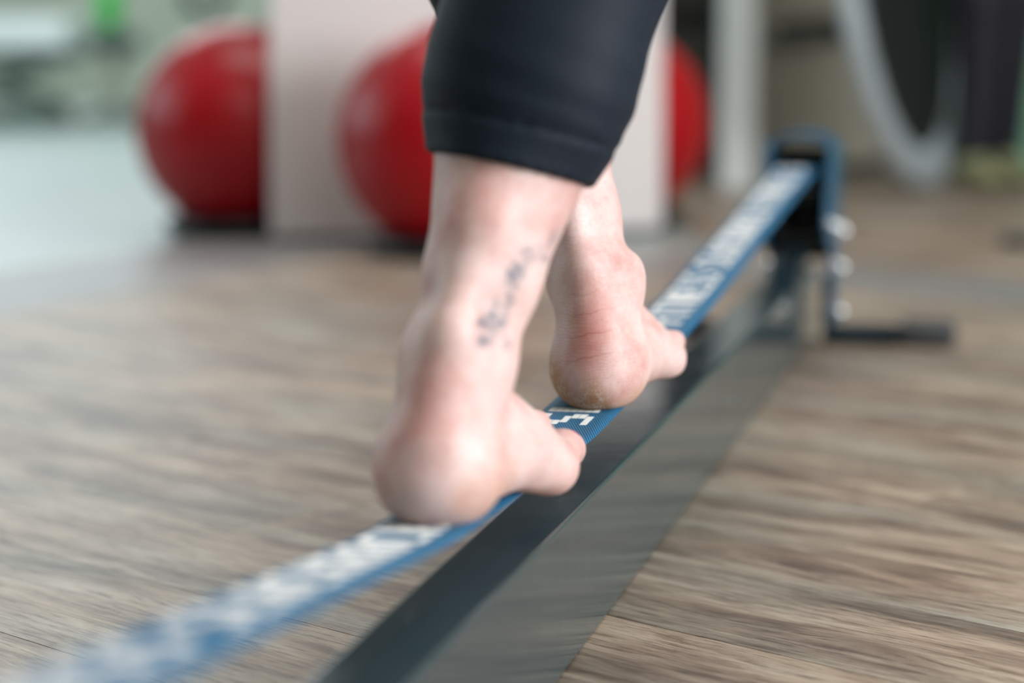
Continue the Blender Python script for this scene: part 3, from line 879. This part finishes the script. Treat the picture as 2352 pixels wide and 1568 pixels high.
# leggings
def fabric_mat():
    m = mat('navy_black_stretch_fabric', (30, 36, 46), 0.62)
    b = m.node_tree.nodes['Principled BSDF']
    b.inputs['Sheen Weight'].default_value = 0.03; b.inputs['Specular IOR Level'].default_value = 0.22; b.inputs['Sheen Roughness'].default_value = 0.5
    b.inputs['Sheen Tint'].default_value = (*lin((150, 170, 195)), 1)
    tc = nd(m, 'ShaderNodeTexCoord')
    n = nd(m, 'ShaderNodeTexNoise', i_Scale=900.0, i_Detail=2.0); lk(m, tc.outputs['Object'], n.inputs['Vector'])
    r = ramp(m, [(0.35, lin((14, 22, 34))), (0.65, lin((25, 38, 54)))]); lk(m, n.outputs[0], r.inputs[0])
    lk(m, r.outputs[0], b.inputs['Base Color'])
    bp = nd(m, 'ShaderNodeBump', i_Strength=0.3, i_Distance=0.0004); lk(m, n.outputs[0], bp.inputs['Height']); lk(m, bp.outputs[0], b.inputs['Normal'])
    return m
M_fab = fabric_mat()
def pants_leg(P, leg, pn, pd):
    d = leg.shin(leg.to_local(P)) - 0.0034
    h = P @ np.array(pn, np.float32) - pd
    wr = 0.0012*np.sin(h*260 + P[:, 0]*40)*np.exp(-(h-0.03)/0.03)*(h > 0.03)
    d = d - 0.0008*(h < 0.021) + 0.0012*np.exp(-((h-0.0215)/0.0016)**2) - wr*0.5
    return np.maximum(d, -h)
def unit(v): v = np.array(v, float); return v/np.linalg.norm(v)
pnL = unit((0.22, 0.10, 1.0)); pdL = float(pnL @ np.array([0.003, 1.27, 0.3005]))
pnR = unit((0.05, 0.10, 1.0)); pdR = float(pnR @ np.array([0.03, 1.62, 0.326]))
pp = []
for leg, pn, pd, lo, hi in ((legL, pnL, pdL, (-0.12, 1.16, 0.26), (0.12, 1.47, 0.50)), (legR, pnR, pdR, (-0.10, 1.54, 0.31), (0.13, 1.81, 0.50))):
    pp.append(surface(lambda P: pants_leg(P, leg, pn, pd), lo, hi, 0.0024))
def pants_up(P):
    d = ell(P, (0.015, 1.535, 0.955), (0.165, 0.115, 0.13))
    for leg in (legL, legR):
        q = leg.to_local(P); d = smin(d, smin(leg.thigh(q), leg.shin(q), 0.02), 0.04)
    return np.maximum(np.maximum(d - 0.006, 0.485-P[:, 2]), P[:, 2]-1.06)
pp.append(surface(pants_up, (-0.22, 1.25, 0.44), (0.26, 1.86, 1.1), 0.010))
off = 0; QQ = []
for v, q in pp: QQ.append(q+off); off += len(v)
o = np_obj('leggings', np.concatenate([v for v, q in pp]), np.concatenate(QQ), M_fab); adopt(o, person)
V, Q = surface(lambda P: np.maximum(np.maximum(torso(P)-0.008, 1.0-P[:, 2]), P[:, 2]-1.40), (-0.25, 1.36, 0.95), (0.28, 1.70, 1.46), 0.012)
M_top = add_noise_tint(mat('grey_jersey', (96, 100, 106), 0.8), 60, 0.1)
o = np_obj('shirt', V, Q, M_top); adopt(o, person)
M_hair = add_noise_tint(mat('brown_hair', (70, 48, 34), 0.5), 90, 0.3)
V, Q = surface(lambda P: np.maximum(ell(P, (0.015, 1.540, 1.615), (0.086, 0.098, 0.122)), np.minimum(P[:, 1]-1.60, 1.66-P[:, 2])), (-0.12, 1.40, 1.46), (0.15, 1.70, 1.78), 0.009)
o = np_obj('hair', V, Q, M_hair); adopt(o, person)

# ------------------------------------------------------------------ background things
M_red = mat('red_pvc', (164, 0, 18), 0.30, Specular_IOR_Level=0.4)
def red_setup():
    b = M_red.node_tree.nodes['Principled BSDF']
    tc = nd(M_red, 'ShaderNodeTexCoord')
    n = nd(M_red, 'ShaderNodeTexNoise', i_Scale=8.0); lk(M_red, tc.outputs['Object'], n.inputs['Vector'])
    r = ramp(M_red, [(0.3, lin((160, 0, 17))), (0.7, lin((172, 0, 21)))]); lk(M_red, n.outputs[0], r.inputs[0])
    lk(M_red, r.outputs[0], b.inputs['Base Color'])
red_setup()
def gym_ball(x, y, z0, r, label):
    bm = bmesh.new()
    prof = []
    N = 96
    for k in range(N+1):
        a = -PI/2 + PI*k/N
        gro = 1.0 + 0.0022*math.cos(a*46)*(1 if abs(a) < 1.25 else 0)       # moulded ribs
        prof.append((max(0.001, r*gro*math.cos(a)), r*gro*math.sin(a)))
    lathe(bm, prof, 72)
    o = bm_obj('exercise_ball', bm, M_red, None, True)
    o.location = (x, y, z0 + r)
    o.rotation_euler = (0.15, 0.2, 0)
    tag(o, label, 'exercise ball', 'red exercise balls around the white partition')
    bm = bmesh.new(); lathe(bm, [(0.004, r*1.0005), (0.009, r*1.0005), (0.009, r*1.001+0.001), (0.006, r*1.001+0.002)][::1], 20)
    bm_obj('valve_plug', bm, mat('white_plug', (225, 220, 215), 0.5), o)
    return o
def ball_ring(x, y, label, R=0.125, r=0.021):
    bm = bmesh.new()
    n1_, n2_ = 48, 14
    vs = [[bm.verts.new(((R + r*math.cos(b))*math.cos(a), (R + r*math.cos(b))*math.sin(a), r*0.9 + r*0.9*math.sin(b))) for b in [2*PI*j/n2_ for j in range(n2_)]] for a in [2*PI*i/n1_ for i in range(n1_)]]
    for i in range(n1_):
        for j in range(n2_):
            bm.faces.new((vs[i][j], vs[(i+1) % n1_][j], vs[(i+1) % n1_][(j+1) % n2_], vs[i][(j+1) % n2_]))
    o = bm_obj('ball_base_ring', bm, M_black, None, True); o.location = (x, y, 0.0)
    tag(o, label, 'ring base', 'dark ring bases under the exercise balls')
RB = 0.199
def seat_z(R=0.125, r=0.021, rb=RB):   # height of the ball's underside when it rests in the ring
    d = math.sqrt((rb+r)**2 - R**2); return r*0.9 + d - rb
gz = seat_z()
gym_ball(-0.520, 4.64, gz, RB, 'red exercise ball half hidden behind the left edge of the white partition')
gym_ball(-0.103, 4.17, gz, RB, 'red exercise ball in front of the white partition, behind the near leg')
gym_ball(0.197, 4.88, gz, RB, 'red exercise ball showing only a sliver right of the white partition')
ball_ring(-0.520, 4.64, 'dark ring base under the ball at the left edge of the partition')
ball_ring(-0.103, 4.17, 'dark ring base under the ball in front of the partition')
ball_ring(0.197, 4.88, 'dark ring base under the ball right of the partition')

# white partition
a = Vector((-0.436, 4.40)); b = Vector((0.288, 4.62)); d = (b-a); ang = math.atan2(d.y, d.x)
part = empty('partition_board', (a.x, a.y, 0), ang)
tag(part, 'low white partition board standing between the red exercise balls', 'partition')
bm = bmesh.new(); box(bm, (0, 0, 0.012), (d.length, 0.022, 0.52), 0.003); bm_obj('panel', bm, M_white, part)
bm = bmesh.new(); box(bm, (0.004, 0.002, 0.0), (d.length-0.004, 0.020, 0.012), 0.0); bm_obj('plinth', bm, M_rubber, part)

# white post
bm = bmesh.new(); box(bm, (0.517, 5.98, 0.0), (0.605, 6.07, 2.8), 0.006)
o = bm_obj('post', bm, M_post); tag(o, 'slim white square post in front of the beige wall', 'post')

# dark cabinet behind the third ball; hidden width added to darken the beam's reflection
cab = empty('cabinet', (-0.55, 6.55, 0)); tag(cab, 'black cabinet end beside the white post, widened unseen behind the partition as a dark reflection for the beam', 'cabinet')
bm = bmesh.new(); box(bm, (-0.02, 0.02, 0.0), (1.15, 0.38, 2.15), 0.004); bm_obj('body', bm, M_black, cab)
M_dgrey = add_noise_tint(mat('dark_grey_front', (52, 54, 48), 0.5), 20, 0.1)
for c_ in range(3):
    x0 = 0.005 + c_*0.382
    for (z0, z1, nm) in ((0.12, 0.39, 'drawer'), (0.45, 0.72, 'drawer'), (0.78, 2.10, 'door')):
        bm = bmesh.new(); box(bm, (x0, 0.0, z0), (x0+0.370, 0.019, z1), 0.003); dr = bm_obj(nm, bm, M_dgrey if nm == 'drawer' else M_black, cab)
        bm = bmesh.new(); zz = z1-0.05 if nm == 'drawer' else 1.2; tube(bm, [(x0+0.13, -0.014, zz), (x0+0.24, -0.014, zz)], 0.005, 10)
        for xx in (x0+0.14, x0+0.23): tube(bm, [(xx, -0.014, zz), (xx, 0.001, zz)], 0.004, 8)
        bm_obj('handle', bm, M_rubber, dr)

# mini trampoline standing on its edge
M_ring = add_noise_tint(mat('light_grey_pad', (176, 188, 194), 0.5), 10, 0.05)
M_mat = add_noise_tint(mat('black_woven_mat', (20, 22, 26), 0.7), 60, 0.2)
av = Vector((0.40, 0.915, 0)).normalized(); bv = Vector((-0.125, 0.04, 0.99)); bv = (bv - av*bv.dot(av)).normalized(); nv = av.cross(bv)
TR = 0.55
tc_ = Vector((1.015, 5.92, 0)) - (-bv*TR); tc_.z = TR*bv.z + 0.004
tr = empty('trampoline', (1.015, 5.92, 0)); tag(tr, 'mini trampoline with pale grey rim and black mat standing on its edge', 'trampoline')
MT = Matrix((( av.x, bv.x, nv.x, tc_.x-1.015), (av.y, bv.y, nv.y, tc_.y-5.92), (av.z, bv.z, nv.z, tc_.z), (0, 0, 0, 1)))
def disc(name, prof, m, n=96):
    bm = bmesh.new()
    rings = [[bm.verts.new((r*math.cos(2*PI*k/n), r*math.sin(2*PI*k/n), z)) for k in range(n)] for r, z in prof]
    for a_, b_ in zip(rings, rings[1:]+[rings[0]]):
        for k in range(n): bm.faces.new((a_[k], a_[(k+1) % n], b_[(k+1) % n], b_[k]))
    bmesh.ops.recalc_face_normals(bm, faces=bm.faces)
    bmesh.ops.transform(bm, matrix=MT, verts=bm.verts)
    return bm_obj(name, bm, m, tr, True)
disc('rim_pad', [(TR-0.100, -0.010), (TR-0.08, -0.020), (TR-0.02, -0.024), (TR, -0.012), (TR, 0.012), (TR-0.02, 0.024), (TR-0.08, 0.020), (TR-0.100, 0.010)], M_ring)
bm = bmesh.new(); lathe(bm, [(TR-0.098, -0.003), (TR-0.098, 0.003)], 72, MT); bm_obj('jumping_mat', bm, M_mat, tr)
for k in range(6):
    aa = 2*PI*k/6 + 0.35
    c0 = Vector((math.cos(aa)*(TR-0.07), math.sin(aa)*(TR-0.07), -0.02 if True else 0))
    bm = bmesh.new(); tube(bm, [MT @ c0, MT @ (c0 + Vector((0, 0, -0.20)))], 0.014, 14)
    lg = bm_obj('leg', bm, M_dgrey, tr, True)

# wall rail behind the trampoline
bm = bmesh.new(); tube(bm, [(0.745, 6.90, 0.395), (1.05, 6.90, 0.425), (1.5, 6.90, 0.45)], 0.020, 12)
for x, z in ((0.80, 0.40), (1.45, 0.447)): tube(bm, [(x, 6.90, z), (x, 6.949, z)], 0.010, 8)
o = bm_obj('wall_rail', bm, M_dgrey, None, True); tag(o, 'dark grey rail fixed to the beige wall left of the trampoline', 'rail')

# second person: dark trousers and lime shoes
M_trou = add_noise_tint(mat('dark_trousers', (30, 31, 42), 0.7), 12, 0.25)
M_lime = add_noise_tint(mat('lime_trainer', (156, 160, 122), 0.6), 20, 0.1)
p2 = empty('person', (1.150, 6.05, 0), -1.15); tag(p2, 'standing person in dark trousers and lime shoes at the far right, beside the trampoline', 'person')
def shin2(P):
    d = None
    for (ax, ay, kx, ky, hx, hy) in ((0.0, 0.0, 0.02, 0.0, 0.02, 0.02), (-0.09, 0.16, -0.05, 0.15, 0.0, 0.12)):
        for a_, b_, r1, r2 in (((ax, ay, 0.10), (kx, ky, 0.47), 0.036, 0.060), ((kx, ky, 0.47), (hx, hy, 0.90), 0.062, 0.095)):
            t = cone(P, a_, b_, r1, r2); d = t if d is None else smin(d, t, 0.02)
    return smin(d, ell(P, (0.04, 0.08, 0.95), (0.11, 0.17, 0.13)), 0.05)
def torso2(P):
    d = smin(ell(P, (0.04, 0.08, 1.15), (0.10, 0.14, 0.2)), ell(P, (0.04, 0.08, 1.36), (0.11, 0.19, 0.13)), 0.06)
    return d
def skin2(P):
    d = smin(torso2(P), shin2(P)+0.008, 0.04)
    d = smin(d, cone(P, (0.04, 0.08, 1.45), (0.05, 0.08, 1.56), 0.05, 0.05), 0.03); d = smin(d, ell(P, (0.06, 0.08, 1.66), (0.095, 0.075, 0.115)), 0.02)
    d = smin(d, ell(P, (0.155, 0.08, 1.655), (0.02, 0.014, 0.022)), 0.012)
    for sy in (-1, 1):
        d = smin(d, cone(P, (0.04, 0.08+sy*0.19, 1.40), (0.03, 0.08+sy*0.23, 1.12), 0.045, 0.036), 0.03)
        d = smin(d, cone(P, (0.03, 0.08+sy*0.23, 1.12), (0.10, 0.08+sy*0.21, 0.90), 0.036, 0.025), 0.02)
        d = smin(d, ell(P, (0.115, 0.08+sy*0.21, 0.85), (0.032, 0.016, 0.045)), 0.015)
        for k in range(4): d = smin(d, cone(P, (0.09+0.017*k, 0.08+sy*0.21, 0.825), (0.095+0.015*k, 0.08+sy*0.205, 0.765+0.004*abs(k-1)), 0.009, 0.0075), 0.006)
        d = smin(d, cone(P, (0.14, 0.08+sy*0.20, 0.87), (0.155, 0.08+sy*0.185, 0.815), 0.011, 0.009), 0.01)
    return d
V, Q = surface(skin2, (-0.16, -0.26, 0.06), (0.26, 0.46, 1.8), 0.012)
o = np_obj('body', V, Q, M_skin, p2)
V, Q = surface(lambda P: np.maximum(np.maximum(shin2(P)-0.008, 0.075-P[:, 2]), P[:, 2]-1.04), (-0.16, -0.20, 0.03), (0.26, 0.40, 1.08), 0.010)
np_obj('trousers', V, Q, M_trou, p2)
V, Q = surface(lambda P: np.maximum(torso2(P)-0.012, 1.0-P[:, 2]), (-0.16, -0.28, 0.96), (0.26, 0.46, 1.55), 0.012)
np_obj('shirt', V, Q, M_black, p2)
V, Q = surface(lambda P: np.maximum(ell(P, (0.045, 0.08, 1.68), (0.105, 0.085, 0.12)), np.minimum(P[:, 0]-0.10, 1.72-P[:, 2])), (-0.1, -0.05, 1.5), (0.2, 0.2, 1.83), 0.009)
np_obj('hair', V, Q, M_hair, p2)
for (ax, ay) in ((0.0, 0.0), (-0.09, 0.16)):
    def shoe(P, ax=ax, ay=ay):
        d = ell(P, (ax+0.0, ay, 0.055), (0.045, 0.038, 0.048)); d = smin(d, ell(P, (ax+0.065, ay-0.008, 0.034), (0.068, 0.037, 0.032)), 0.03)
        return np.maximum(d, 0.001-P[:, 2])
    V, Q = surface(shoe, (ax-0.06, ay-0.06, -0.01), (ax+0.2, ay+0.06, 0.12), 0.006)
    s_ = np_obj('shoe', V, Q, M_lime, p2)

# green mat against the wall, at the right edge
M_green = add_noise_tint(mat('sage_green_vinyl', (112, 168, 138), 0.5), 3, 0.06)
gm = empty('gym_mat', (1.335, 6.62, 0)); tag(gm, 'tall green gym mat leaning upright at the right edge', 'gym mat')
gm.rotation_euler = (0, 0, 0)
bm = bmesh.new(); box(bm, (0, 0, 0.0), (1.1, 0.12, 1.9), 0.02, 3)
bmesh.ops.transform(bm, matrix=Matrix.Shear('XZ', 4, (0.0, 0.0)) if False else Matrix.Identity(4), verts=bm.verts)
bm_obj('foam_block', bm, M_green, gm)
M_lgreen = add_noise_tint(mat('pale_edge_piping', (168, 196, 184), 0.5), 3, 0.05)
bm = bmesh.new(); tube(bm, [(-0.012, 0.0, 0.02), (-0.012, 0.0, 1.88)], 0.014, 12); bm_obj('edge_piping', bm, M_lgreen, gm, True)

# second rack's end at the right border: wheel-shaped tensioner on a foot bar
r2 = empty('slackline_rack', (1.0, 4.28, 0), -0.35); tag(r2, 'end of a second petrol blue rack with round hub at the right edge', 'slackline rack')
bm = bmesh.new(); n1_, n2_ = 48, 14
R_, r_ = 0.046, 0.017
vs = [[bm.verts.new(((R_ + r_*math.cos(b))*math.cos(a), r_*0.8*math.sin(b), 0.117 + (R_ + r_*math.cos(b))*math.sin(a))) for b in [2*PI*j/n2_ for j in range(n2_)]] for a in [2*PI*i/n1_ for i in range(n1_)]]
for i in range(n1_):
    for j in range(n2_): bm.faces.new((vs[i][j], vs[(i+1) % n1_][j], vs[(i+1) % n1_][(j+1) % n2_], vs[i][(j+1) % n2_]))
bm_obj('hub_ring', bm, M_teal, r2, True)
bm = bmesh.new(); box(bm, (-0.015, -0.01, 0.02), (0.015, 0.01, 0.058), 0.002); box(bm, (-0.02, 0.012, 0.02), (0.02, 0.03, 0.30), 0.002); bm_obj('stem', bm, M_teal, r2)
bm = bmesh.new(); box(bm, (-0.13, -0.02, 0.0), (0.13, 0.03, 0.022), 0.004); bm_obj('foot_bar', bm, M_rubber, r2)

# far left: treatment couch and stool
M_couch = add_noise_tint(mat('white_couch_vinyl', (238, 248, 250), 0.4), 3, 0.03)
M_gframe = add_noise_tint(mat('grey_green_frame', (112, 130, 122), 0.5), 8, 0.08)
co = empty('treatment_couch', (-2.845, 10.6, 0)); tag(co, 'white treatment couch on a grey scissor frame, far left', 'couch')
bm = bmesh.new(); box(bm, (-0.9, -0.32, 0.325), (0.96, 0.32, 0.455), 0.03, 3); bm_obj('mattress', bm, M_couch, co)
bm = bmesh.new(); box(bm, (-0.85, -0.25, 0.28), (0.95, 0.25, 0.325), 0.004); bm_obj('upper_frame', bm, M_gframe, co)
for sy in (-0.22, 0.22):
    for (x0, x1) in ((0.25, 0.85), (0.85, 0.25)):
        bm = bmesh.new(); tube(bm, [(x0, sy, 0.07), (x1, sy, 0.29)], 0.028, 10); bm_obj('scissor_bar', bm, M_gframe, co)
bm = bmesh.new(); box(bm, (-0.8, -0.28, 0.0), (0.88, 0.28, 0.065), 0.01); bm_obj('base_frame', bm, M_gframe, co)
sto = empty('stool', (-1.75, 10.75, 0)); tag(sto, 'dark padded stool on a pale column, right of the white couch', 'stool')
bm = bmesh.new(); lathe(bm, [(0.10, 0.315), (0.118, 0.322), (0.118, 0.385), (0.105, 0.40), (0.05, 0.402)], 32); bm_obj('seat', bm, mat('slate_vinyl', (84, 98, 96), 0.5), sto, True)
bm = bmesh.new(); lathe(bm, [(0.034, 0.04), (0.034, 0.315)], 20); bm_obj('column', bm, mat('cream_steel', (190, 192, 176), 0.4), sto, True)
for k in range(5):
    a_ = 2*PI*k/5
    bm = bmesh.new(); tube(bm, [(0.0, 0.0, 0.055), (0.15*math.cos(a_), 0.15*math.sin(a_), 0.035)], [0.022, 0.014], 10)
    lg = bm_obj('leg', bm, M_gframe, sto, True)
    bm = bmesh.new(); tube(bm, [(0.15*math.cos(a_)-0.01, 0.15*math.sin(a_), 0.02), (0.15*math.cos(a_)+0.01, 0.15*math.sin(a_), 0.02)], 0.02, 14); bm_obj('castor', bm, M_black, lg, True)
bm = bmesh.new(); lathe(bm, [(0.02, 0.0), (0.045, 0.008), (0.05, 0.04), (0.05, 0.17), (0.03, 0.21), (0.018, 0.22), (0.018, 0.25)], 28)
o = bm_obj('bottle', bm, mat('vivid_green_plastic', (0, 190, 62), 0.4), None, True); o.location = (-1.775, 10.75, 0.403)
tag(o, 'vivid green bottle standing on the dark stool', 'bottle')

# gym ring hanging above the left ball
hr = empty('gym_ring', (-0.905, 7.2, 0.50)); tag(hr, 'dark gym ring hanging on a strap above the leftmost red ball', 'gym ring')
bm = bmesh.new(); R_, r_ = 0.058, 0.017
vs = [[bm.verts.new(((R_ + r_*math.cos(b))*math.cos(a), r_*math.sin(b), (R_ + r_*math.cos(b))*math.sin(a))) for b in [2*PI*j/12 for j in range(12)]] for a in [2*PI*i/40 for i in range(40)]]
for i in range(40):
    for j in range(12): bm.faces.new((vs[i][j], vs[(i+1) % 40][j], vs[(i+1) % 40][(j+1) % 12], vs[i][(j+1) % 12]))
bm_obj('ring', bm, M_dteal, hr, True)
bm = bmesh.new(); box(bm, (-0.014, -0.002, 0.075), (0.014, 0.002, 2.30)); bm_obj('strap', bm, M_black, hr)
